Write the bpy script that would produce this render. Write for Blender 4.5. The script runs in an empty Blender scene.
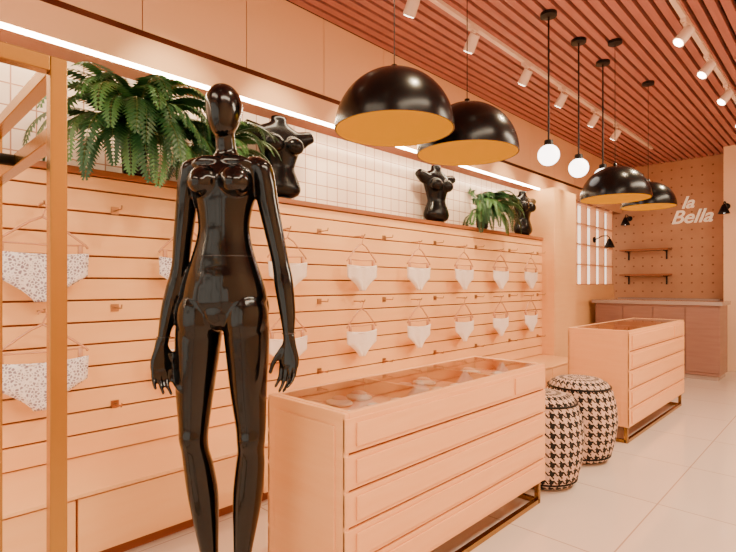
import bpy, math, random
from mathutils import Vector, Matrix
scene = bpy.context.scene
random.seed(7)

# ---------------------------------------------------------------- materials
def srgb(r, g, b):
    f = lambda c: ((c/255)/12.92 if c/255 <= .04045 else (((c/255)+.055)/1.055)**2.4)
    return (f(r), f(g), f(b), 1)

def mat(name, col, rough=.5, metal=0, emis=None, estr=0, coat=0, spec=.5, noise=0, nscale=8, bump=0, sheen=0):
    m = bpy.data.materials.new(name); m.use_nodes = True
    nt = m.node_tree; b = nt.nodes['Principled BSDF']
    b.inputs['Base Color'].default_value = col
    b.inputs['Roughness'].default_value = rough
    b.inputs['Metallic'].default_value = metal
    b.inputs['Specular IOR Level'].default_value = spec
    b.inputs['Coat Weight'].default_value = coat
    b.inputs['Coat Roughness'].default_value = .06
    if sheen: b.inputs['Sheen Weight'].default_value = sheen
    if emis:
        b.inputs['Emission Color'].default_value = emis
        b.inputs['Emission Strength'].default_value = estr
    if noise or bump:
        tc = nt.nodes.new('ShaderNodeTexCoord')
        n = nt.nodes.new('ShaderNodeTexNoise'); n.inputs['Scale'].default_value = nscale
        n.inputs['Detail'].default_value = 4
        nt.links.new(tc.outputs['Object'], n.inputs['Vector'])
        if noise:
            mx = nt.nodes.new('ShaderNodeMix'); mx.data_type = 'RGBA'
            mx.inputs[6].default_value = col
            mx.inputs[7].default_value = tuple(c*(1-noise) for c in col[:3])+(1,)
            nt.links.new(n.outputs['Fac'], mx.inputs[0])
            nt.links.new(mx.outputs[2], b.inputs['Base Color'])
        if bump:
            bp = nt.nodes.new('ShaderNodeBump'); bp.inputs['Strength'].default_value = bump
            bp.inputs['Distance'].default_value = .01
            nt.links.new(n.outputs['Fac'], bp.inputs['Height'])
            nt.links.new(bp.outputs['Normal'], b.inputs['Normal'])
    return m

def wood(name, c1, c2, rough=.4, scale=(3, 3, 40), spec=.4):
    m = mat(name, c1, rough, spec=spec); nt = m.node_tree; b = nt.nodes['Principled BSDF']
    tc = nt.nodes.new('ShaderNodeTexCoord'); mp = nt.nodes.new('ShaderNodeMapping')
    mp.inputs['Scale'].default_value = scale
    n = nt.nodes.new('ShaderNodeTexNoise'); n.inputs['Scale'].default_value = 1.6; n.inputs['Detail'].default_value = 5
    mx = nt.nodes.new('ShaderNodeMix'); mx.data_type = 'RGBA'
    mx.inputs[6].default_value = c1; mx.inputs[7].default_value = c2
    nt.links.new(tc.outputs['Object'], mp.inputs['Vector']); nt.links.new(mp.outputs['Vector'], n.inputs['Vector'])
    nt.links.new(n.outputs['Fac'], mx.inputs[0]); nt.links.new(mx.outputs[2], b.inputs['Base Color'])
    return m

def tile_mat(name, col, grout, axes, size, mortar, rough, bump=.3, offset=0.0, spec=.5, var=.04):
    m = mat(name, col, rough, spec=spec); nt = m.node_tree; b = nt.nodes['Principled BSDF']
    tc = nt.nodes.new('ShaderNodeTexCoord'); sp = nt.nodes.new('ShaderNodeSeparateXYZ'); cb = nt.nodes.new('ShaderNodeCombineXYZ')
    nt.links.new(tc.outputs['Object'], sp.inputs[0])
    nt.links.new(sp.outputs[axes[0]], cb.inputs[0]); nt.links.new(sp.outputs[axes[1]], cb.inputs[1])
    br = nt.nodes.new('ShaderNodeTexBrick'); br.offset = offset; br.squash = 1
    br.inputs['Scale'].default_value = 1
    br.inputs['Brick Width'].default_value = size[0]; br.inputs['Row Height'].default_value = size[1]
    br.inputs['Mortar Size'].default_value = mortar; br.inputs['Mortar Smooth'].default_value = .2
    br.inputs['Color1'].default_value = col
    br.inputs['Color2'].default_value = tuple(c*(1-var) for c in col[:3])+(1,)
    br.inputs['Mortar'].default_value = grout
    nt.links.new(cb.outputs[0], br.inputs['Vector']); nt.links.new(br.outputs['Color'], b.inputs['Base Color'])
    bp = nt.nodes.new('ShaderNodeBump'); bp.invert = True; bp.inputs['Strength'].default_value = bump; bp.inputs['Distance'].default_value = .004
    nt.links.new(br.outputs['Fac'], bp.inputs['Height']); nt.links.new(bp.outputs['Normal'], b.inputs['Normal'])
    return m

M_peach = wood('peach_wood', srgb(255, 208, 148), srgb(248, 190, 128), .38, (2, 2, 14))
M_slat = wood('slatwall_wood', srgb(255, 205, 144), srgb(250, 189, 124), .36, (2, 2, 14))
M_counter = wood('counter_wood', srgb(253, 194, 136), srgb(245, 175, 114), .3, (2, 2, 20))
M_groove = mat('groove_shadow', srgb(150, 84, 46), .7)
M_panel = mat('soffit_paint', srgb(238, 190, 144), .55)
M_trim = wood('ledge_wood', srgb(172, 108, 62), srgb(142, 82, 46), .35, (2, 2, 20))
M_ceil = wood('ceiling_slat_wood', srgb(190, 124, 112), srgb(160, 96, 86), .5, (30, 1.5, 10))
M_ceilback = mat('ceiling_back', srgb(36, 13, 13), .9)
M_floor = tile_mat('floor_tile', srgb(238, 220, 204), srgb(196, 166, 148), ('X', 'Y'), (.8, .8), .004, .08, .1, spec=.8)
M_tile = tile_mat('wall_tile', srgb(252, 232, 212), srgb(196, 146, 118), ('Y', 'Z'), (.115, .115), .004, .2, .5)
M_wall = mat('painted_wall', srgb(244, 206, 168), .7)
M_black = mat('satin_black', (.0008, .0008, .001, 1), .17, coat=.25, spec=.3)
M_bust = mat('bust_black', (.0012, .0012, .0015, 1), .24, spec=.24)
M_dome = mat('dome_black', (.002, .0015, .0015, 1), .24, spec=.25)
M_domein = mat('dome_gold_glow', (.46, .20, .0, 1), .8, 0, emis=(1, .46, .0, 1), estr=.36, spec=.0)  # gold lining; the lamp's orange glow is put into colour and emission
M_gold = mat('brushed_gold', (.40, .23, .065, 1), .26, 1)
M_metal = mat('steel', srgb(180, 144, 110), .3, 1)
M_cord = mat('black_metal', (.004, .003, .003, 1), .4, spec=.25)
M_white = mat('white_metal', srgb(232, 206, 188), .4)
M_led = mat('led_emitter', (1, 1, 1, 1), .5, emis=(1, .80, .54, 1), estr=48)
M_lens = mat('spot_lens', (1, 1, 1, 1), .5, emis=(1, .84, .6, 1), estr=24)
M_ball = mat('opal_globe', (1, 1, 1, 1), .3, emis=(1, .92, .84, 1), estr=7)
M_fab = mat('white_fabric', srgb(255, 240, 230), .75, sheen=.3, bump=.3, nscale=60)
M_fabp = mat('pink_fabric', srgb(250, 204, 182), .75, sheen=.3, bump=.3, nscale=60)
M_leaf = mat('fern_leaf', srgb(38, 92, 44), .42, noise=.6, nscale=9)
M_leaf2 = mat('fern_leaf_light', srgb(82, 136, 70), .42, noise=.4, nscale=9)
M_stem = mat('fern_stem', srgb(90, 104, 44), .6)
M_soil = mat('soil', srgb(50, 34, 26), .95)
M_desk = wood('desk_front', srgb(160, 122, 108), srgb(138, 100, 90), .25, (2, 2, 20))
M_desktop = mat('desk_top', srgb(170, 150, 142), .15)
M_tray = mat('tray_lining', srgb(250, 186, 150), .7)

def lace(name):
    m = mat(name, srgb(250, 238, 240), .8); nt = m.node_tree; b = nt.nodes['Principled BSDF']
    tc = nt.nodes.new('ShaderNodeTexCoord'); v = nt.nodes.new('ShaderNodeTexVoronoi'); v.feature = 'DISTANCE_TO_EDGE'
    v.inputs['Scale'].default_value = 70
    n = nt.nodes.new('ShaderNodeTexNoise'); n.inputs['Scale'].default_value = 26
    nt.links.new(tc.outputs['Object'], v.inputs['Vector']); nt.links.new(tc.outputs['Object'], n.inputs['Vector'])
    ad = nt.nodes.new('ShaderNodeMath'); ad.operation = 'MULTIPLY'
    nt.links.new(v.outputs['Distance'], ad.inputs[0]); nt.links.new(n.outputs['Fac'], ad.inputs[1])
    cr = nt.nodes.new('ShaderNodeValToRGB')
    cr.color_ramp.elements[0].position = .04; cr.color_ramp.elements[0].color = srgb(255, 250, 252)
    cr.color_ramp.elements[1].position = .13; cr.color_ramp.elements[1].color = srgb(150, 134, 152)
    nt.links.new(ad.outputs[0], cr.inputs[0]); nt.links.new(cr.outputs[0], b.inputs['Base Color'])
    return m
M_lace = lace('lace')

def glass():
    m = bpy.data.materials.new('vitrine_glass'); m.use_nodes = True; nt = m.node_tree; nt.nodes.clear()
    o = nt.nodes.new('ShaderNodeOutputMaterial'); mx = nt.nodes.new('ShaderNodeMixShader')
    t = nt.nodes.new('ShaderNodeBsdfTransparent'); t.inputs[0].default_value = (.99, .97, .96, 1)
    g = nt.nodes.new('ShaderNodeBsdfGlossy'); g.inputs['Roughness'].default_value = .03
    f = nt.nodes.new('ShaderNodeFresnel'); f.inputs[0].default_value = 1.5
    nt.links.new(f.outputs[0], mx.inputs[0]); nt.links.new(t.outputs[0], mx.inputs[1]); nt.links.new(g.outputs[0], mx.inputs[2])
    nt.links.new(mx.outputs[0], o.inputs[0]); return m
M_glass = glass()

def houndstooth():
    m = mat('houndstooth', (.8, .8, .8, 1), .85); nt = m.node_tree; b = nt.nodes['Principled BSDF']
    def M(op, a, c=None):
        n = nt.nodes.new('ShaderNodeMath'); n.operation = op
        for k, v in ((0, a), (1, c)):
            if v is None: continue
            if isinstance(v, (int, float)): n.inputs[k].default_value = v
            else: nt.links.new(v, n.inputs[k])
        return n.outputs[0]
    uv = nt.nodes.new('ShaderNodeUVMap'); sp = nt.nodes.new('ShaderNodeSeparateXYZ'); nt.links.new(uv.outputs[0], sp.inputs[0])
    i = M('FLOOR', M('MULTIPLY', sp.outputs[0], 8)); j = M('FLOOR', M('MULTIPLY', sp.outputs[1], 8))
    wa = M('LESS_THAN', M('MODULO', i, 8), 3.5); we = M('LESS_THAN', M('MODULO', j, 8), 3.5)
    tw = M('LESS_THAN', M('MODULO', M('ADD', i, j), 4), 1.5)
    val = M('ADD', M('MULTIPLY', tw, wa), M('MULTIPLY', M('SUBTRACT', 1, tw), we))
    mx = nt.nodes.new('ShaderNodeMix'); mx.data_type = 'RGBA'
    mx.inputs[6].default_value = srgb(220, 186, 166); mx.inputs[7].default_value = srgb(8, 5, 5)
    nt.links.new(val, mx.inputs[0]); nt.links.new(mx.outputs[2], b.inputs['Base Color'])
    return m
M_hound = houndstooth()

def pegwall():
    m = wood('back_wall_board', srgb(206, 156, 118), srgb(184, 132, 96), .55, (3, 3, 3)); nt = m.node_tree; b = nt.nodes['Principled BSDF']
    src = b.inputs['Base Color'].links[0].from_socket
    tc = nt.nodes.new('ShaderNodeTexCoord'); v = nt.nodes.new('ShaderNodeTexVoronoi'); v.inputs['Randomness'].default_value = 0
    sp = nt.nodes.new('ShaderNodeSeparateXYZ'); cb = nt.nodes.new('ShaderNodeCombineXYZ')
    nt.links.new(tc.outputs['Object'], sp.inputs[0]); nt.links.new(sp.outputs['X'], cb.inputs[0]); nt.links.new(sp.outputs['Z'], cb.inputs[1])
    v.inputs['Scale'].default_value = 7; nt.links.new(cb.outputs[0], v.inputs['Vector'])
    lt = nt.nodes.new('ShaderNodeMath'); lt.operation = 'LESS_THAN'; lt.inputs[1].default_value = .1
    nt.links.new(v.outputs['Distance'], lt.inputs[0])
    mx = nt.nodes.new('ShaderNodeMix'); mx.data_type = 'RGBA'; mx.inputs[7].default_value = srgb(140, 92, 66)
    nt.links.new(lt.outputs[0], mx.inputs[0]); nt.links.new(src, mx.inputs[6]); nt.links.new(mx.outputs[2], b.inputs['Base Color'])
    return m
M_peg = pegwall()

# ---------------------------------------------------------------- helpers
def link(o, parent=None):
    scene.collection.objects.link(o)
    if parent: o.parent = parent
    return o
def empty(name, loc=(0, 0, 0), rz=0):
    e = bpy.data.objects.new(name, None); e.location = loc; e.rotation_euler = (0, 0, rz); e.empty_display_size = .1
    return link(e)
def mesh(name, V, F, mats, parent=None, smooth=False, fm=None, bevel=0):
    me = bpy.data.meshes.new(name); me.from_pydata([tuple(v) for v in V], [], F); me.update()
    if not isinstance(mats, (list, tuple)): mats = [mats]
    for m in mats: me.materials.append(m)
    if fm:
        for p, k in zip(me.polygons, fm): p.material_index = k
    if smooth:
        for p in me.polygons: p.use_smooth = True
    o = bpy.data.objects.new(name, me); link(o, parent)
    if bevel:
        b = o.modifiers.new('bevel', 'BEVEL'); b.width = bevel; b.segments = 2; b.limit_method = 'ANGLE'
    return o
class B:
    def __init__(s): s.V = []; s.F = []; s.M = []
    def add(s, V, F, m=0):
        n = len(s.V); s.V += [tuple(v) for v in V]; s.F += [tuple(i+n for i in f) for f in F]; s.M += [m]*len(F); return s
    def box(s, x0, x1, y0, y1, z0, z1, m=0):
        x0, x1 = min(x0, x1), max(x0, x1); y0, y1 = min(y0, y1), max(y0, y1); z0, z1 = min(z0, z1), max(z0, z1)
        V = [(x0,y0,z0),(x1,y0,z0),(x1,y1,z0),(x0,y1,z0),(x0,y0,z1),(x1,y0,z1),(x1,y1,z1),(x0,y1,z1)]
        return s.add(V, [(0,3,2,1),(4,5,6,7),(0,1,5,4),(1,2,6,5),(2,3,7,6),(3,0,4,7)], m)
    def tube(s, P, r, n=8, m=0, closed=False):
        P = [Vector(p) for p in P]; k = len(P); V = []
        R = r if isinstance(r, (list, tuple)) else [r]*k
        prev = None
        for i, p in enumerate(P):
            if closed: d = P[(i+1) % k]-P[i-1]
            else: d = P[min(i+1, k-1)]-P[max(i-1, 0)]
            d.normalize()
            a = prev if prev is not None else (Vector((0, 0, 1)) if abs(d.z) < .9 else Vector((1, 0, 0)))
            u = (a-d*a.dot(d)).normalized(); w = d.cross(u); prev = u
            for j in range(n):
                t = 2*math.pi*j/n; V.append(p+(u*math.cos(t)+w*math.sin(t))*R[i])
        F = []
        for i in range(k if closed else k-1):
            a = i*n; b = ((i+1) % k)*n
            for j in range(n): F.append((a+j, a+(j+1) % n, b+(j+1) % n, b+j))
        if not closed: F += [tuple(range(n))[::-1], tuple(range((k-1)*n, k*n))]
        return s.add(V, F, m)
    def lathe(s, prof, c=(0, 0, 0), n=40, m=0):
        V = []; F = []
        for r, z in prof:
            for j in range(n):
                t = 2*math.pi*j/n; V.append((c[0]+r*math.cos(t), c[1]+r*math.sin(t), c[2]+z))
        for i in range(len(prof)-1):
            for j in range(n): F.append((i*n+j, i*n+(j+1) % n, (i+1)*n+(j+1) % n, (i+1)*n+j))
        return s.add(V, F, m)
    def ell(s, c, r, n=20, k=12, m=0):
        prof = [(max(1e-4, math.sin(math.pi*i/k)), -math.cos(math.pi*i/k)) for i in range(k+1)]
        b = B().lathe(prof, n=n)
        V = [(c[0]+v[0]*r[0], c[1]+v[1]*r[1], c[2]+v[2]*r[2]) for v in b.V]
        return s.add(V, b.F+[tuple(range(n))[::-1], tuple(range(k*n, (k+1)*n))], m)
    def loft(s, rings, n=28, sub=5, m=0):
        """rings: (z,cx,cy,a,b) smooth interpolated, capped"""
        def cr(p0, p1, p2, p3, t):
            return tuple(.5*((2*b)+(-a+c)*t+(2*a-5*b+4*c-d)*t*t+(-a+3*b-3*c+d)*t**3) for a, b, c, d in zip(p0, p1, p2, p3))
        L = []
        for i in range(len(rings)-1):
            p = [rings[max(i-1, 0)], rings[i], rings[i+1], rings[min(i+2, len(rings)-1)]]
            for q in range(sub): L.append(cr(*p, q/sub))
        L.append(rings[-1]); V = []
        for z, cx, cy, a, b in L:
            a = max(a, .002); b = max(b, .002)
            for j in range(n):
                t = 2*math.pi*j/n; V.append((cx+a*math.cos(t), cy+b*math.sin(t), z))
        F = []
        for i in range(len(L)-1):
            for j in range(n): F.append((i*n+j, i*n+(j+1) % n, (i+1)*n+(j+1) % n, (i+1)*n+j))
        k = len(L)-1
        F += [tuple(range(n))[::-1], tuple(range(k*n, (k+1)*n))]
        return s.add(V, F, m)
    def obj(s, name, mats, parent=None, smooth=False, bevel=0):
        o = mesh(name, s.V, s.F, mats, parent, smooth, s.M, bevel)
        return o

H = 3.28; XW = -2.9; XT = -3.15; YB = 9.4; YF = -2.2; XR = 1.9
# ---------------------------------------------------------------- room shell
B().box(-3.4, XR+.1, YF-.1, YB+.1, -.1, 0).obj('floor', M_floor)
c = B().box(-3.4, XR+.1, YF-.1, YB+.1, H+.06, H+.15, 1)
x = XW+.01
while x < XR-.05:
    c.box(x, x+.056, YF, YB, H, H+.06, 0); x += .085
c.obj('ceiling', [M_ceil, M_ceilback])
B().box(-3.4, XT, YF-.1, YB+.1, 0, H+.05).obj('wall_left', M_tile)
B().box(-3.4, XR+.1, YB, YB+.1, 0, H+.05).obj('wall_back', M_peg)
B().box(XR, XR+.1, YF-.1, YB+.1, 0, H+.05).obj('wall_right', M_wall)
w = B(); w.box(-3.4, -3.0, YF-.1, YF, 0, H+.05); w.box(XR-.3, XR, YF-.1, YF, 0, H+.05); w.box(-3.0, XR-.3, YF-.1, YF, 2.95, H+.05); w.box(-3.0, XR-.3, YF-.1, YF, 0, .12)
w.obj('wall_front', M_wall)
w = B()
for xx in (-3.0, -1.45, .1, XR-.34): w.box(xx, xx+.04, YF-.07, YF-.03, .12, 2.95)
w.box(-3.0, XR-.3, YF-.07, YF-.03, .12, .16); w.box(-3.0, XR-.3, YF-.07, YF-.03, 2.91, 2.95)
w.obj('window_1', M_cord)

# slatwall
YE = 6.25
s = B(); s.box(XT, XW-.025, YF, YE, .35, 1.83, 1)
z = .355
while z < 1.82:
    zz = min(z+.107, 1.825); s.box(XW-.025, XW, YF, YE, z, zz, 0); z += .117
s.obj('wall_slat_panelling', [M_slat, M_groove], bevel=.003)
B().box(XT, XW+.02, YF, YE, 1.83, 1.865).obj('trim_1', M_trim, bevel=.004)
# low bench cabinet
s = B(); s.box(XT+.002, -2.42, YF, YE-.002, 0.06, .33, 1); s.box(XT+.002, -2.45, YF, YE-.002, 0, .06, 1)
s.box(XT+.002, -2.39, YF, YE-.002, .33, .348, 0)
y = YF+.03
while y < YE-.05:
    y1 = min(y+.94, YE-.01); s.box(-2.42, -2.40, y, y1, .065, .322, 0); y += .95
s.obj('bench_cabinet', [M_slat, M_groove], bevel=.003)
# soffit
s = B(); s.box(XT, XW-.02, YF, YB, 2.5, H, 1)
s.box(XW-.02, XW, YF, YB, 2.5, 2.665, 0)
y = 1.15-.68*5
while y < YB:
    s.box(XW-.02, XW, max(y+.003, YF), min(y+.677, YB), 2.70, H, 0); y += .68
s.obj('wall_soffit', [M_panel, M_groove], bevel=.002)
s = B(); s.box(XW-.02, XW-.004, YF, YB, 2.665, 2.70, 0)
s.obj('trim_2', [mat('copper_trim', srgb(90, 44, 26), .35, .8)])
s = B(); s.box(XW-.03, XW-.008, YF, 6.2, 2.482, 2.5)
s.obj('led_strip', M_led)
# pilaster
s = B(); s.box(XT, XW+.16, YE, 6.95, 0, 2.5, 0); s.box(XW+.16, XW+.165, YE+.02, 6.93, .1, 2.45, 0)
s.obj('wall_pilaster', M_peach, bevel=.004)
# lit cubby shelving
M_cub = mat('cubby_back_glow', srgb(255, 240, 224), .5, emis=(1, .86, .66, 1), estr=1.7)  # back panel emits, standing in for light inside the niche
e = empty('cubby_shelf', (XT, 7.0, 0))
s = B(); y0, y1 = 0, 1.9
s.box(0, .25, y0, y1, 0, 1.0, 0)
s.box(0, .17, y0, y1, 1.0, 2.5, 2)
s.box(0, .27, y0, y1, 1.0, 1.25, 0)
for k in range(5): s.box(.17, .26, y0, y1, 1.25+k*.3, 1.265+k*.3, 1)
for k in range(6): s.box(.17, .26, k*.37, k*.37+.02, 1.25, 2.5, 1)
s.obj('carcass', [M_peach, mat('cubby_frame', srgb(216, 160, 116), .4), M_cub], e)

# ---------------------------------------------------------------- back of shop
e = empty('reception_desk', (-2.03, 8.1, 0))
s = B(); s.box(-.75, .8, -.3, .25, .06, .98, 0); s.box(-.73, .78, -.28, .23, 0, .06, 1); s.box(-.8, .83, -.33, .3, .98, 1.03, 1)
for k in range(4): s.box(-.75+k*.39, -.75+k*.39+.375, -.312, -.3, .1, .95, 0)
s.obj('desk_body', [M_desk, M_desktop], e, bevel=.004)
e = empty('display_cabinet', (-1.95, 9.1, 0))
s = B(); s.box(-.9, .5, -.0, .28, 0, 1.0, 0); s.box(-.92, .52, -.03, .29, 1.0, 1.04, 1); s.box(-.88, -.2, -.012, 0, .08, .96, 0); s.box(-.18, .48, -.012, 0, .08, .96, 0)
s.obj('cabinet_body', [M_peach, M_desktop], e, bevel=.004)
for k, z in enumerate((1.84, 1.42)):
    e = empty('wall_shelf' if k == 0 else 'wall_shelf.001', (-2.5, 9.4, z))
    s = B(); s.box(-.38, .36, -.22, 0, -.015, .015, 0)
    for xx in (-.3, .28): s.box(xx, xx+.02, -.2, 0, -.03, -.015, 1); s.box(xx, xx+.02, -.02, 0, -.16, -.015, 1)
    s.obj('shelf_board', [M_trim, M_cord], e)
B().box(-1.36, -1.0, 8.9, YB, 0, H).obj('wall_column', M_wall)
# sign
e = empty('shop_sign', (-1.86, 9.38, 2.36))
M_sign = mat('sign_cream', srgb(255, 232, 206), .5, emis=srgb(255, 220, 180), estr=.35)
def text(body, size, loc, ext):
    cu = bpy.data.curves.new('lettering', 'FONT'); cu.body = body; cu.size = size; cu.extrude = ext; cu.shear = .35
    cu.align_x = 'CENTER'; cu.align_y = 'CENTER'; cu.offset = .004
    o = bpy.data.objects.new('lettering_'+body.split()[0].lower(), cu); o.data.materials.append(M_sign)
    link(o, e); o.location = loc; o.rotation_euler = (math.pi/2, 0, 0)
text('la', .27, (-.05, -.02, .21), .015)
text('Bella', .30, (.0, -.02, -.02), .015)
# sconces
def sconce(name, loc, rz):
    e = empty(name, loc, rz); s = B()
    s.lathe([(.045, 0), (.045, .02), (.001, .02)], n=20)
    s2 = B().add([(v[0], -v[2], v[1]) for v in s.V], s.F)
    s2.tube([(0, -.02, 0), (0, -.12, .05), (0, -.20, .05), (0, -.23, .02), (0, -.23, -.02)], .008)
    s2.lathe([(.02, .0), (.03, -.02), (.06, -.09), (.075, -.13), (.07, -.13), (.025, -.02), (.001, -.01)], (0, -.23, 0), 24)
    s2.obj('lamp_arm_and_shade', M_cord, e, True)
    B().ell((0, -.23, -.09), (.03, .03, .035)).obj('bulb', M_ball, e, True)
sconce('wall_sconce', (-1.32, 8.9, 2.4), 0)
sconce('wall_sconce.001', (-2.78, 9.4, 2.4), 0)
sconce('wall_sconce.002', (XT+.27, 8.0, 1.95), math.pi/2)

# ---------------------------------------------------------------- counters
def counter(name, x0, x1, y0, y1, zt, seed):
    rnd = random.Random(seed)
    e = empty(name, ((x0+x1)/2, (y0+y1)/2, 0)); W = (x1-x0)/2; L = (y1-y0)/2
    zb = .13; s = B(); dp = .07
    s.box(-W+.012, W-.012, -L+.012, L-.012, zb, zt-dp-.02, 1)
    s.box(-W, W, -L, -L+.02, zb, zt-.001, 0); s.box(-W, W, L-.02, L, zb, zt-.001, 0)
    s.box(W-.025, W, -L+.02, L-.02, zt-dp-.03, zt, 0); s.box(-W, -W+.025, -L+.02, L-.02, zt-dp-.03, zt, 0)
    s.box(-W+.025, W-.025, -L+.02, -L+.045, zt-dp-.02, zt, 0); s.box(-W+.025, W-.025, L-.045, L-.02, zt-dp-.02, zt, 0)
    for f in (-.3, .33): s.box(-W+.025, W-.025, f*L-.009, f*L+.009, zt-dp-.01, zt-.004, 0)
    rows = 5; zz0 = zb+.005; h = (zt-.01-zz0)/rows
    for sx in (1, -1):
        for r in range(rows):
            a = zz0+r*h; b = a+h-.010
            s.box(sx*(W-.012), sx*(W+.004), -L, L, a, b, 0)
            if r == rows-1:
                s.box(sx*(W+.004), sx*(W+.012), -L+.05, L*.5, a+.018, b-.018, 0)
                s.box(sx*(W+.004), sx*(W+.012), L*.5+.03, L-.05, a+.018, b-.018, 0)
            else: s.box(sx*(W+.004), sx*(W+.012), -L+.05, L-.05, a+.018, b-.018, 0)
    for sy in (-1, 1):
        s.box(-W+.05, W-.05, sy*L, sy*(L+.006), zb+.05, zt-.05, 0)
    s.obj('cabinet', [M_counter, M_groove], e, bevel=.004)
    gx, gy = W-.026, L-.046
    mesh('glass_top', [(-gx, -gy, zt-.002), (gx, -gy, zt-.002), (gx, gy, zt-.002), (-gx, gy, zt-.002)], [(0, 1, 2, 3)], M_glass, e)
    g = B(); g.box(-W+.025, W-.025, -L+.045, L-.045, zt-dp-.005, zt-dp)
    g.obj('tray', M_tray, e)
    f = B(); k = 0; yy = -L+.13
    while yy < L-.1:
        if min(abs(yy+.3*L), abs(yy-.33*L)) > .06:
            for xx in (-.1, .1):
                cx, cy = xx+rnd.uniform(-.02, .02), yy+rnd.uniform(-.015, .015)
                f.ell((cx, cy, zt-dp+.010), (.068, .052, .012), 16, 8, k % 2)
                f.ell((cx-.02, cy+.02, zt-dp+.020), (.04, .032, .012), 14, 8, (k+1) % 2); k += 1
        yy += .15
    f.obj('folded_lingerie', [M_fab, M_fabp], e, True)
    b = B(); t = .025
    for sx in (-1, 1):
        for sy in (-1, 1):
            xx = sx*(W-.03); yy = sy*(L-.03); b.box(xx-t/2, xx+t/2, yy-t/2, yy+t/2, 0, zb)
    for sx in (-1, 1): b.box(sx*(W-.03)-t/2, sx*(W-.03)+t/2, -L+.03, L-.03, 0, t)
    for sy in (-1, 1): b.box(-W+.03, W-.03, sy*(L-.03)-t/2, sy*(L-.03)+t/2, 0, t)
    b.obj('base_frame', M_gold, e)
counter('display_counter', -1.733, -1.27, 1.195, 2.77, .80, 1)
counter('display_counter.001', -1.733, -1.255, 4.23, 6.0, .89, 2)

# ---------------------------------------------------------------- poufs
def pouf(name, loc, r, h):
    e = empty(name, loc); n = 64
    prof = [(0, .001), (.6, .0), (.76, .03), (.88, .12), (.98, .3), (1.03, .5), (.99, .7), (.89, .86), (.76, .95), (.58, .99), (.3, 1.0), (0.001, 1.0)]
    P = []
    for i in range(len(prof)-1):
        for q in range(4):
            t = q/4; P.append((prof[i][0]*(1-t)+prof[i+1][0]*t, prof[i][1]*(1-t)+prof[i+1][1]*t))
    P.append(prof[-1]); V = []; F = []; UV = []
    d = 0; D = [0]
    for i in range(1, len(P)):
        d += math.hypot((P[i][0]-P[i-1][0])*r, (P[i][1]-P[i-1][1])*h); D.append(d)
    me = bpy.data.meshes.new('cushion')
    for (a, b) in P:
        for j in range(n): V.append((a*r*math.cos(2*math.pi*j/n), a*r*math.sin(2*math.pi*j/n), b*h))
    for i in range(len(P)-1):
        for j in range(n):
            F.append((i*n+j, i*n+(j+1) % n, (i+1)*n+(j+1) % n, (i+1)*n+j))
            u0, u1 = j/n*26, (j+1)/n*26; v0, v1 = D[i]/.058+10, D[i+1]/.058+10
            UV += [(u0, v0), (u1, v0), (u1, v1), (u0, v1)]
    me.from_pydata(V, [], F); me.update(); uvl = me.uv_layers.new(name='UVMap')
    for k, uv in enumerate(UV): uvl.data[k].uv = uv
    for p in me.polygons: p.use_smooth = True
    me.materials.append(M_hound); o = bpy.data.objects.new('cushion', me); link(o, e)
    s = B()
    for zf, rr in ((.90, .85), (.08, .835)):
        s.tube([(rr*r*math.cos(t*math.pi/24), rr*r*math.sin(t*math.pi/24), zf*h) for t in range(48)], .007, 6, 0, True)
    s.obj('piping', M_cord, e, True)
pouf('houndstooth_pouf', (-1.42, 3.07, 0), .24, .57)
pouf('houndstooth_pouf.001', (-1.43, 3.68, 0), .25, .58)

# ---------------------------------------------------------------- pendants
M_bulb = mat('bulb_glow', (1, 1, 1, 1), emis=(1, .5, .04, 1), estr=.9)
def dome(name, x, y, zr, R, power):
    e = empty(name, (x, y, zr)); h = R*1.0; pr = []
    k = 20
    for i in range(k+1):
        t = math.pi/2*i/k; pr.append((max(.001, R*math.cos(t)), h*math.sin(t)))
    s = B().lathe(pr, n=56); s.lathe([(R, 0), (R*.975, 0)], n=56)
    s.lathe([(a*.975, b*.965) for a, b in pr], n=56, m=1)
    s.lathe([(.001, h+.03), (.014, h+.025), (.018, h-.01)], n=20)
    s.obj('shade', [M_dome, M_domein], e, True)
    B().tube([(0, 0, h+.02), (0, 0, H-zr)], .0026, 8).lathe([(.055, H-zr), (.055, H-zr-.025), (.001, H-zr-.028)], n=24).obj('cord_and_canopy', M_cord, e)
    b = B(); b.ell((0, 0, h*.6), (.045, .045, .055)); b.obj('bulb', M_bulb, e, True)
    L = bpy.data.lights.new('lamp', 'POINT'); L.energy = power; L.color = (1, .55, .04); L.shadow_soft_size = .05
    o = bpy.data.objects.new('lamp', L); link(o, e); o.location = (0, 0, h*.2)
dome('dome_pendant_lamp', -1.5, 1.72, 1.955, .272, .5)
dome('dome_pendant_lamp.001', -1.5, 2.32, 1.96, .272, .5)
dome('dome_pendant_lamp.002', -1.42, 4.42, 1.965, .272, .5)
dome('dome_pendant_lamp.003', -1.47, 5.55, 2.03, .25, .5)
for k, (x, y) in enumerate(((-1.63, 3.62), (-1.63, 4.19), (-1.63, 4.75))):
    e = empty('globe_pendant_lamp' + ('' if k == 0 else '.%03d' % k), (x, y, 2.22 if k < 2 else 2.235))
    B().ell((0, 0, 0), (.078, .078, .078), 32, 20).obj('globe', M_ball, e, True)
    hz = H-e.location.z
    s = B().tube([(0, 0, .07), (0, 0, hz)], .007, 8); s.lathe([(.06, hz), (.06, hz-.025), (.001, hz-.03)], n=24); s.lathe([(.001, .115), (.03, .11), (.035, .066)], n=24)
    s.obj('rod_and_canopy', M_cord, e)

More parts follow.
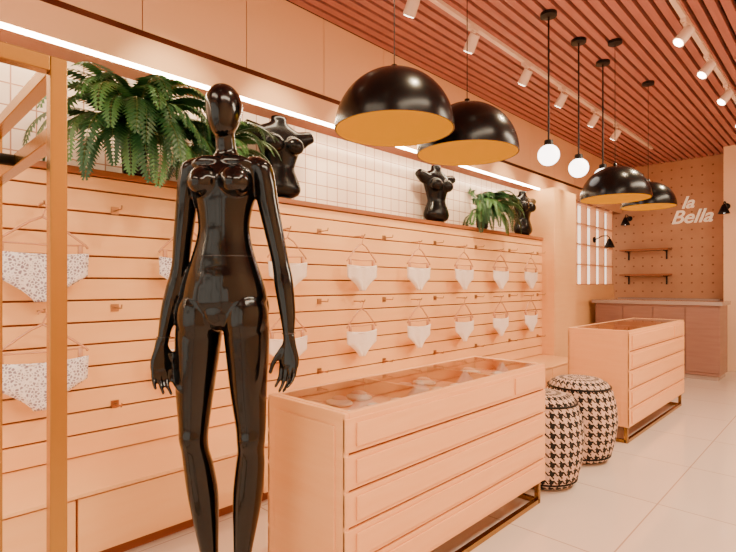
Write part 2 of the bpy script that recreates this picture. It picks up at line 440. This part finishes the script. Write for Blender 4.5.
# ---------------------------------------------------------------- tracks
def track(name, x, ys, tgt, power, y0, y1, ang=62):
    e = empty(name, (x, 0, H)); B().box(-.018, .018, y0, y1, -.03, 0).obj('rail', M_white, e)
    for k, y in enumerate(ys):
        p = Vector((0, y, -.14)); d = (Vector(tgt(x, y))-(Vector((x, 0, H))+p)).normalized()
        s = B(); s.box(-.02, .02, y-.05, y+.05, -.055, -.03); s.tube([(0, y, -.05), (0, y, -.12)], .011)
        a = p-d*.055; b2 = p+d*.075
        s.tube([a, p, b2], [.040, .043, .045], 20)
        s.obj('spot_head_%d' % (k+1), M_white, e)
        B().tube([b2+d*.001, b2+d*.004], .036, 20).obj('lens_%d' % (k+1), M_lens, e)
        L = bpy.data.lights.new('spot', 'SPOT'); L.energy = power; L.spot_size = math.radians(ang); L.spot_blend = .8; L.color = (1, .78, .48); L.shadow_soft_size = .04
        o = bpy.data.objects.new('spot_%d' % (k+1), L); link(o, e); o.location = b2+d*.012
        o.rotation_euler = d.to_track_quat('-Z', 'Y').to_euler()
track('track_light', -2.12, (1.1, 1.85, 2.62, 3.35, 4.24, 5.02, 5.9, 6.65), lambda x, y: (XW-.1, y+.3, 2.05), 115, -1.5, 8.2, 52)
track('track_light.001', -.91, (.6, 1.9, 3.3, 4.38, 5.2, 6.1, 7.2), lambda x, y: (-2.1, y-1.1, 1.2), 120, -1.5, 8.6)

# ---------------------------------------------------------------- garment rack
e = empty('garment_rack', (-1.142, .285, 0)); t = .03; s = B()
zt = 1.70
for xx in (0, -.62):
    for yy in (0, -1.15):
        s.box(xx-t/2, xx+t/2, yy-t/2, yy+t/2, 0, zt)
    s.box(xx-t/2, xx+t/2, -1.15+t/2, -t/2, zt-t, zt); s.box(xx-t/2, xx+t/2, -1.15+t/2, -t/2, .08, .08+t)
for yy in (0, -1.15):
    for z0 in (zt-t, 1.535, .08): s.box(-.62+t/2, -t/2, yy-t/2, yy+t/2, z0, z0+t)
s.obj('frame', M_gold, e, bevel=.002)
s = B(); s.tube([(-.31, .0, 1.55), (-.31, -1.15, 1.55)], .014, 16); s.obj('hanging_rail', M_cord, e, True)

# ---------------------------------------------------------------- lingerie on the wall
M_hang = mat('hanger_plastic', srgb(216, 156, 118), .25)
def hanging(name, y, ztop, k, wide=.17, hh=.19, m=None):
    m = m or M_fab
    e = empty(name, (XW+.09, y, ztop)); zh = .235
    s = B()
    s.tube([(-.09, 0, zh+.0), (.03, 0, zh), (.035, 0, zh+.015)], .005, 8)
    s.obj('wall_peg', M_metal, e)
    s = B(); hk = [(0, .018*math.cos(a), zh-.012+.018*math.sin(a)) for a in [math.radians(q) for q in range(-40, 200, 20)]]
    s.tube([(0, 0, zh-.06), (0, .006, zh-.04)]+hk[:], .0035, 6)
    s.tube([(0, 0, zh-.06), (0, .05, zh-.085), (0, wide-.01, .045), (0, wide, .03)], .006, 6)
    s.tube([(0, 0, zh-.06), (0, -.05, zh-.085), (0, -wide+.01, .045), (0, -wide, .03)], .006, 6)
    s.tube([(0, -wide+.01, .045), (0, 0, .04), (0, wide-.01, .045)], .0045, 6)
    for sg in (-1, 1): s.box(-.008, .008, sg*(wide-.035)-.01, sg*(wide-.035)+.01, -.012, .045)
    s.obj('hanger', M_hang, e, True)
    V = []; F = []; nu, nv = 17, 14; rnd = random.Random(k)
    for v in range(nv):
        f = v/(nv-1)
        if f < .46: wv = wide*(1-.06*f)
        else:
            g = min(1.0, (f-.46)/.54); wv = wide*.975*max(0, 1-g)**1.4*.8+wide*.17+(wide*.03*(1-g))
        for u in range(nu):
            q = -1+2*u/(nu-1)
            V.append((.028*(1-q*q)*(1-.4*f)+.004*math.sin(q*9+k)+.003*rnd.random(), q*wv, -hh*f-.012*(1-q*q)*(1-f)))
    for v in range(nv-1):
        for u in range(nu-1): a = v*nu+u; F.append((a, a+1, a+nu+1, a+nu))
    o = mesh('briefs', V, F, m, e, True); sd = o.modifiers.new('s', 'SOLIDIFY'); sd.thickness = .006
    s = B(); s.tube([(.028*(1-(q/8)**2)+.004, q/8*wide, .0-.012*(1-(q/8)**2)) for q in range(-8, 9)], .006, 6); s.obj('waistband', m, e, True)
n = 0
for k in range(8):
    for z in (1.405, .885):
        y = .64+.73*k
        big = k < 1
        hanging('hanging_briefs' + ('' if n == 0 else '.%03d' % n), y, z, n, .2 if big else .165, .235 if big else .2, M_lace if k < 2 else M_fab); n += 1
s = B()
for k in range(-1, 8):
    for z in (1.655, 1.126, .6):
        y = 1.0+.73*k
        if y > YE: continue
        s.box(XW, XW+.006, y-.02, y+.02, z-.02, z+.02); s.tube([(XW, y, z), (XW+.1, y, z), (XW+.105, y, z+.02)], .004, 6)
s.obj('wall_hooks', M_metal)

# ---------------------------------------------------------------- ferns (long, arching, broad fronds)
def fern(name, loc, R, nf, seed, xmin=-.14, pot=.12, spread=1.5):
    rnd = random.Random(seed); e = empty(name, loc)
    s = B(); s.lathe([(.001, 0), (.05, 0), (.062, .02), (.075, pot-.01), (.08, pot), (.074, pot), (.07, pot-.015), (.001, pot-.015)], n=28)
    s.obj('pot', M_cord, e, True)
    B().lathe([(.001, pot-.012), (.07, pot-.015)], n=20).obj('soil', M_soil, e)
    s = B()
    for f in range(nf):
        fr = f/nf
        a = -spread+2*spread*((f*.618) % 1)+rnd.uniform(-.1, .1) if f % 7 else rnd.uniform(0, 6.28)
        dirv = Vector((math.cos(a), math.sin(a), 0)); side = Vector((-math.sin(a), math.cos(a), 0)); sway = rnd.uniform(-.08, .08)*R*2
        el = math.radians(16+70*(1-fr)+rnd.uniform(-8, 8)); Ln = R*rnd.uniform(1.45, 2.0)
        segs = 18; p = Vector((0, 0, pot)); pts = [p.copy()]; ang = el; bend = math.radians(rnd.uniform(130, 190))/segs
        for i in range(segs):
            st = Ln/segs
            p = p+dirv*math.cos(ang)*st+Vector((0, 0, 1))*math.sin(ang)*st+side*sway*st/R*(i/segs)
            ang = max(ang-bend*(.55+.9*i/segs), -1.5)
            q = p.copy(); q.x = max(q.x, xmin+.01); q.z = min(q.z, .57)
            if q.x < .10: q.z = max(q.z, .03)
            pts.append(q)
        s.tube(pts, [.004*(1-i/22) for i in range(len(pts))], 5, 1)
        def P(t):
            t = min(max(t, 0), 1)*segs; i = min(int(t), segs-1); return pts[i].lerp(pts[i+1], t-i)
        npair = 30; lm = 2 if rnd.random() < .35 else 0
        for i in range(3, npair+1):
            t = i/npair; p = P(t); tg = P(min(1, t+.04))-P(t-.04)
            if tg.length < 1e-5: continue
            tg.normalize(); sd = side.copy(); sd = (sd-tg*sd.dot(tg)).normalized(); up2 = sd.cross(tg)
            l = .098*(R/.38)*(math.sin(math.pi*min(1, .16+.8*t))**.7)*rnd.uniform(.88, 1.1)
            wd = .0145*(R/.38)
            for sg in (-1, 1):
                q = (sd*sg+tg*.5-Vector((0, 0, .18))).normalized()
                p1 = p+q*l*.35+tg*wd; p2 = p+q*l*.35-tg*wd; tip = p+q*l-Vector((0, 0, .15*l)); mid = p+q*l*.4+up2*.005
                VV = [Vector((max(v.x, xmin), v.y, v.z)) for v in (p, p1, tip, p2, mid)]
                s.add(VV, [(0, 1, 4), (1, 2, 4), (2, 3, 4), (3, 0, 4)], lm)
    s.obj('fronds', [M_leaf, M_stem, M_leaf2], e, True)
fern('potted_fern', (-2.94, 1.12, 1.865), .38, 54, 3, -.19, .20, 1.4)
fern('potted_fern.001', (-2.94, 1.62, 1.865), .29, 36, 5, -.19, .17, 1.35)
fern('potted_fern.002', (-2.94, 4.85, 1.865), .30, 44, 9, -.19, .17, 1.3)

# ---------------------------------------------------------------- figures
def remesh(o, vox, it=5, fac=.5):
    r = o.modifiers.new('remesh', 'REMESH'); r.mode = 'VOXEL'; r.voxel_size = vox; r.use_smooth_shade = True
    s = o.modifiers.new('smooth', 'SMOOTH'); s.factor = fac; s.iterations = it

def finger(b, p, r0, r1):
    k = len(p); rr = [r0+(r1-r0)*i/(k-1) for i in range(k)]
    b.tube(p, rr, 10)
    for q, r in zip(p, rr): b.ell(q, (r, r, r), 10, 6)

# mannequin; local x = its left..right, -y = facing direction
e = empty('mannequin', (-1.63, .927, 0), math.radians(40.1))
b = B()
b.loft([(1.105, .006, 0, .02, .045), (1.125, .006, 0, .06, .07), (1.15, .006, 0, .115, .088), (1.18, .006, .002, .150, .1), (1.21, .006, .003, .156, .104), (1.268, .006, .003, .141, .1), (1.351, .006, 0, .114, .084), (1.41, .007, 0, .098, .074),
        (1.46, .008, 0, .092, .07), (1.52, .009, 0, .099, .076), (1.574, .010, .003, .113, .084), (1.628, .011, .005, .122, .084), (1.665, .012, .01, .122, .07),
        (1.692, .012, .012, .095, .055), (1.712, .012, .012, .055, .045), (1.73, .012, .01, .039, .04), (1.76, .011, .004, .035, .038), (1.80, .010, 0, .034, .037)], n=36)
# head egg
b.loft([(1.776, .010, -.026, .012, .016), (1.783, .010, -.025, .026, .034), (1.80, .010, -.020, .040, .052), (1.83, .009, -.012, .053, .070), (1.865, .008, -.004, .0605, .081),
        (1.90, .007, 0, .0625, .084), (1.93, .007, .003, .056, .078), (1.955, .007, .004, .039, .056), (1.966, .007, .004, .022, .03), (1.971, .007, .004, .006, .008)], n=32)
for sx in (-1, 1):
    b.ell((.010+sx*.056, -.056, 1.610), (.056, .056, .056), 24, 16)
    b.ell((.010+sx*.059, -.080, 1.602), (.04, .04, .04), 20, 12)
    b.ell((.006+sx*.07, .06, 1.165), (.08, .07, .09))
    b.ell((.012+sx*.105, .008, 1.672), (.05, .045, .04))
    b.ell((.010+sx*.045, -.035, 1.68), (.06, .02, .03))
b.ell((.007, -.04, 1.25), (.1, .062, .11)); b.ell((.006, -.035, 1.16), (.075, .062, .07))
for sx in (-1, 1): b.ell((.006+sx*.085, -.01, 1.13), (.08, .09, .12), 24, 16)
# legs
b.loft([(.045, -.045, -.13, .036, .05), (.06, -.045, -.11, .038, .07), (.09, -.045, -.06, .036, .075), (.13, -.045, -.01, .032, .058), (.17, -.046, .012, .029, .04), (.22, -.047, .012, .029, .033), (.29, -.052, .01, .033, .036), (.4, -.066, .016, .045, .05), (.5, -.079, .018, .053, .06), (.6, -.091, .008, .051, .056),
        (.655, -.097, -.004, .047, .052), (.70, -.1, -.012, .049, .058), (.75, -.1, -.008, .053, .058), (.87, -.098, -.004, .066, .07), (1.0, -.091, 0, .077, .082), (1.10, -.083, 0, .081, .09), (1.17, -.077, 0, .075, .09), (1.22, -.07, 0, .06, .07)])
b.loft([(.045, .068, -.13, .036, .05), (.06, .068, -.11, .038, .07), (.09, .068, -.06, .036, .075), (.13, .068, -.01, .032, .058), (.17, .068, .012, .029, .04), (.22, .069, .012, .029, .033), (.29, .073, .01, .033, .036), (.4, .082, .016, .045, .05), (.5, .090, .018, .053, .06), (.6, .101, .008, .051, .056),
        (.655, .107, -.004, .047, .052), (.70, .11, -.012, .049, .058), (.75, .108, -.008, .053, .058), (.87, .099, -.004, .064, .07), (1.0, .094, 0, .075, .082), (1.10, .090, 0, .080, .09), (1.17, .086, 0, .075, .09), (1.22, .08, 0, .06, .07)])
# arms
b.loft([(1.045, -.197, -.045, .019, .022), (1.08, -.194, -.04, .021, .025), (1.13, -.187, -.03, .027, .03), (1.18, -.18, -.02, .031, .033), (1.24, -.168, -.008, .034, .036), (1.28, -.161, 0, .033, .035), (1.33, -.155, .005, .031, .034), (1.43, -.147, .008, .034, .037),
        (1.55, -.134, .01, .038, .042), (1.63, -.126, .01, .04, .045), (1.68, -.118, .01, .036, .042), (1.705, -.11, .01, .018, .02)], n=20)
b.loft([(1.06, .254, -.045, .019, .022), (1.09, .252, -.04, .021, .025), (1.14, .247, -.03, .027, .03), (1.19, .239, -.02, .031, .033), (1.25, .228, -.008, .034, .036), (1.29, .221, 0, .033, .035), (1.34, .210, .005, .031, .034), (1.43, .190, .008, .034, .037),
        (1.55, .164, .01, .038, .042), (1.63, .151, .01, .04, .045), (1.68, .142, .01, .036, .042), (1.705, .134, .01, .018, .02)], n=20)
# hands (turned part-way round the forearm axis)
def hand(b, x, y, z, sg, turn):
    h = B()
    h.loft([(-.098, sg*.004, -.008, .034, .012), (-.085, sg*.004, -.007, .040, .0155), (-.055, sg*.002, -.003, .038, .017), (-.02, 0, 0, .027, .018), (.012, 0, 0, .02, .02)], n=18)
    offs = (-.029, -.0095, .0105, .0295); ln = (.066, .080, .075, .056) if sg > 0 else (.056, .075, .080, .066)
    for i, (q, l) in enumerate(zip(offs, ln)):
        xx = sg*.004+q; sp = q*.16
        cu = 1+.25*i
        finger(h, [(xx, -.008, -.08), (xx+sp*.3, -.013*cu, -.098-l*.35), (xx+sp*.7, -.024*cu, -.098-l*.68), (xx+sp, -.040*cu, -.098-l*.93)], .0092, .0065)
    finger(h, [(-sg*.02, -.006, -.03), (-sg*.040, -.018, -.062), (-sg*.049, -.030, -.088), (-sg*.049, -.042, -.112)], .0115, .0075)
    c, s_ = math.cos(turn), math.sin(turn)
    b.add([(x+v[0]*c-v[1]*s_, y+v[0]*s_+v[1]*c, z+v[2]) for v in h.V], h.F)
hand(b, -.201, -.048, 1.045, -1, math.radians(50))
hand(b, .256, -.048, 1.062, 1, math.radians(-20))
o = b.obj('body', M_black, e, True); remesh(o, .0045, 9)
s = B()
def band(cx, cy, z, a, bb, r):
    s.tube([(cx+a*math.cos(t*math.pi/20), cy+bb*math.sin(t*math.pi/20), z) for t in range(40)], r, 6, 0, True)
band(-.196, -.043, 1.066, .0215, .025, .002); band(.2535, -.043, 1.082, .0215, .025, .002)
band(.006, 0, 1.351, .1135, .083, .0018)
s.obj('joint_seams', mat('seam_metal', (.06, .06, .065, 1), .2, .8), e, True)
s = B(); s.lathe([(.001, 0), (.2, 0), (.2, .012), (.19, .014), (.001, .014)], n=48); s.tube([(.068, .03, .012), (.068, .03, .3)], .006); s.box(-.075, -.015, -.19, -.07, .014, .04); s.box(.038, .098, -.19, -.07, .014, .04)
s.obj('base_plate', M_metal, e)

def bust(name, y, rz=0, sc=1):
    e = empty(name, (-2.99, y, 1.865), rz); b = B()
    b.loft([(.02, 0, 0, .08, .06), (.04, 0, 0, .12, .08), (.08, 0, 0, .142, .09), (.13, 0, 0, .132, .086), (.2, 0, 0, .104, .072), (.24, 0, 0, .10, .068), (.31, 0, 0, .12, .077), (.38, 0, .0, .145, .082), (.44, 0, .008, .16, .077), (.485, 0, .012, .15, .062),
            (.515, 0, .012, .10, .05), (.54, 0, .01, .056, .044), (.57, 0, .008, .05, .042), (.585, 0, .008, .048, .04)], n=30)
    for sx in (-1, 1):
        b.ell((sx*.068, -.07, .375), (.066, .055, .062)); b.ell((sx*.15, .008, .445), (.055, .05, .06))
        b.tube([(sx*.12, .01, .44), (sx*.18, .008, .465), (sx*.225, .005, .485)], [.062, .052, .040], 14)
    b.V = [(-v[1], v[0]*1.16*sc, v[2]*sc) for v in b.V]
    o = b.obj('torso', M_bust, e, True); remesh(o, .007, 3)
    B().lathe([(.001, 0), (.08, 0), (.08, .015), (.02, .02), (.02, .06), (.001, .06)], n=28).obj('stand', M_cord, e)
bust('torso_bust_form', 2.16, -.15, 1.04)
bust('torso_bust_form.001', 4.07, -.1, .99)
bust('torso_bust_form.002', 5.90, -.1, .97)

# ---------------------------------------------------------------- light
wd = bpy.data.worlds.new('World'); scene.world = wd; wd.use_nodes = True
bg = wd.node_tree.nodes['Background']; bg.inputs[0].default_value = (1, .86, .68, 1); bg.inputs[1].default_value = 2.3
def area(name, loc, sx, sy, e_, col=(1, .82, .60)):  # added fill light under the ceiling, outside the view
    L = bpy.data.lights.new(name, 'AREA'); L.shape = 'RECTANGLE'; L.size = sx; L.size_y = sy; L.energy = e_; L.color = col
    em = empty(name, loc); B().box(-sx/2-.02, sx/2+.02, -sy/2-.02, sy/2+.02, .012, .04).obj('fill_housing', M_white, em)  # box made up to hold the added light
    o = bpy.data.objects.new('fill_light', L); link(o, em); o.location = (0, 0, 0)
area('added_fill_panel', (.6, 1.2, H-.05), .6, 2.4, 100)  # unseen fill panels, added to brighten the room
area('added_fill_panel.001', (.6, 5.0, H-.05), .6, 2.4, 150)
area('added_fill_panel.002', (-1.2, -1.0, H-.05), 1.8, .6, 45)

cam = bpy.data.cameras.new('camera'); co = bpy.data.objects.new('camera', cam); link(co)
co.location = (0, 0, 1.25); co.rotation_euler = (math.pi/2, 0, math.radians(44.1))
cam.sensor_width = 36; cam.lens = 500/736*36; cam.shift_y = 9/736; cam.clip_start = .02
scene.camera = co
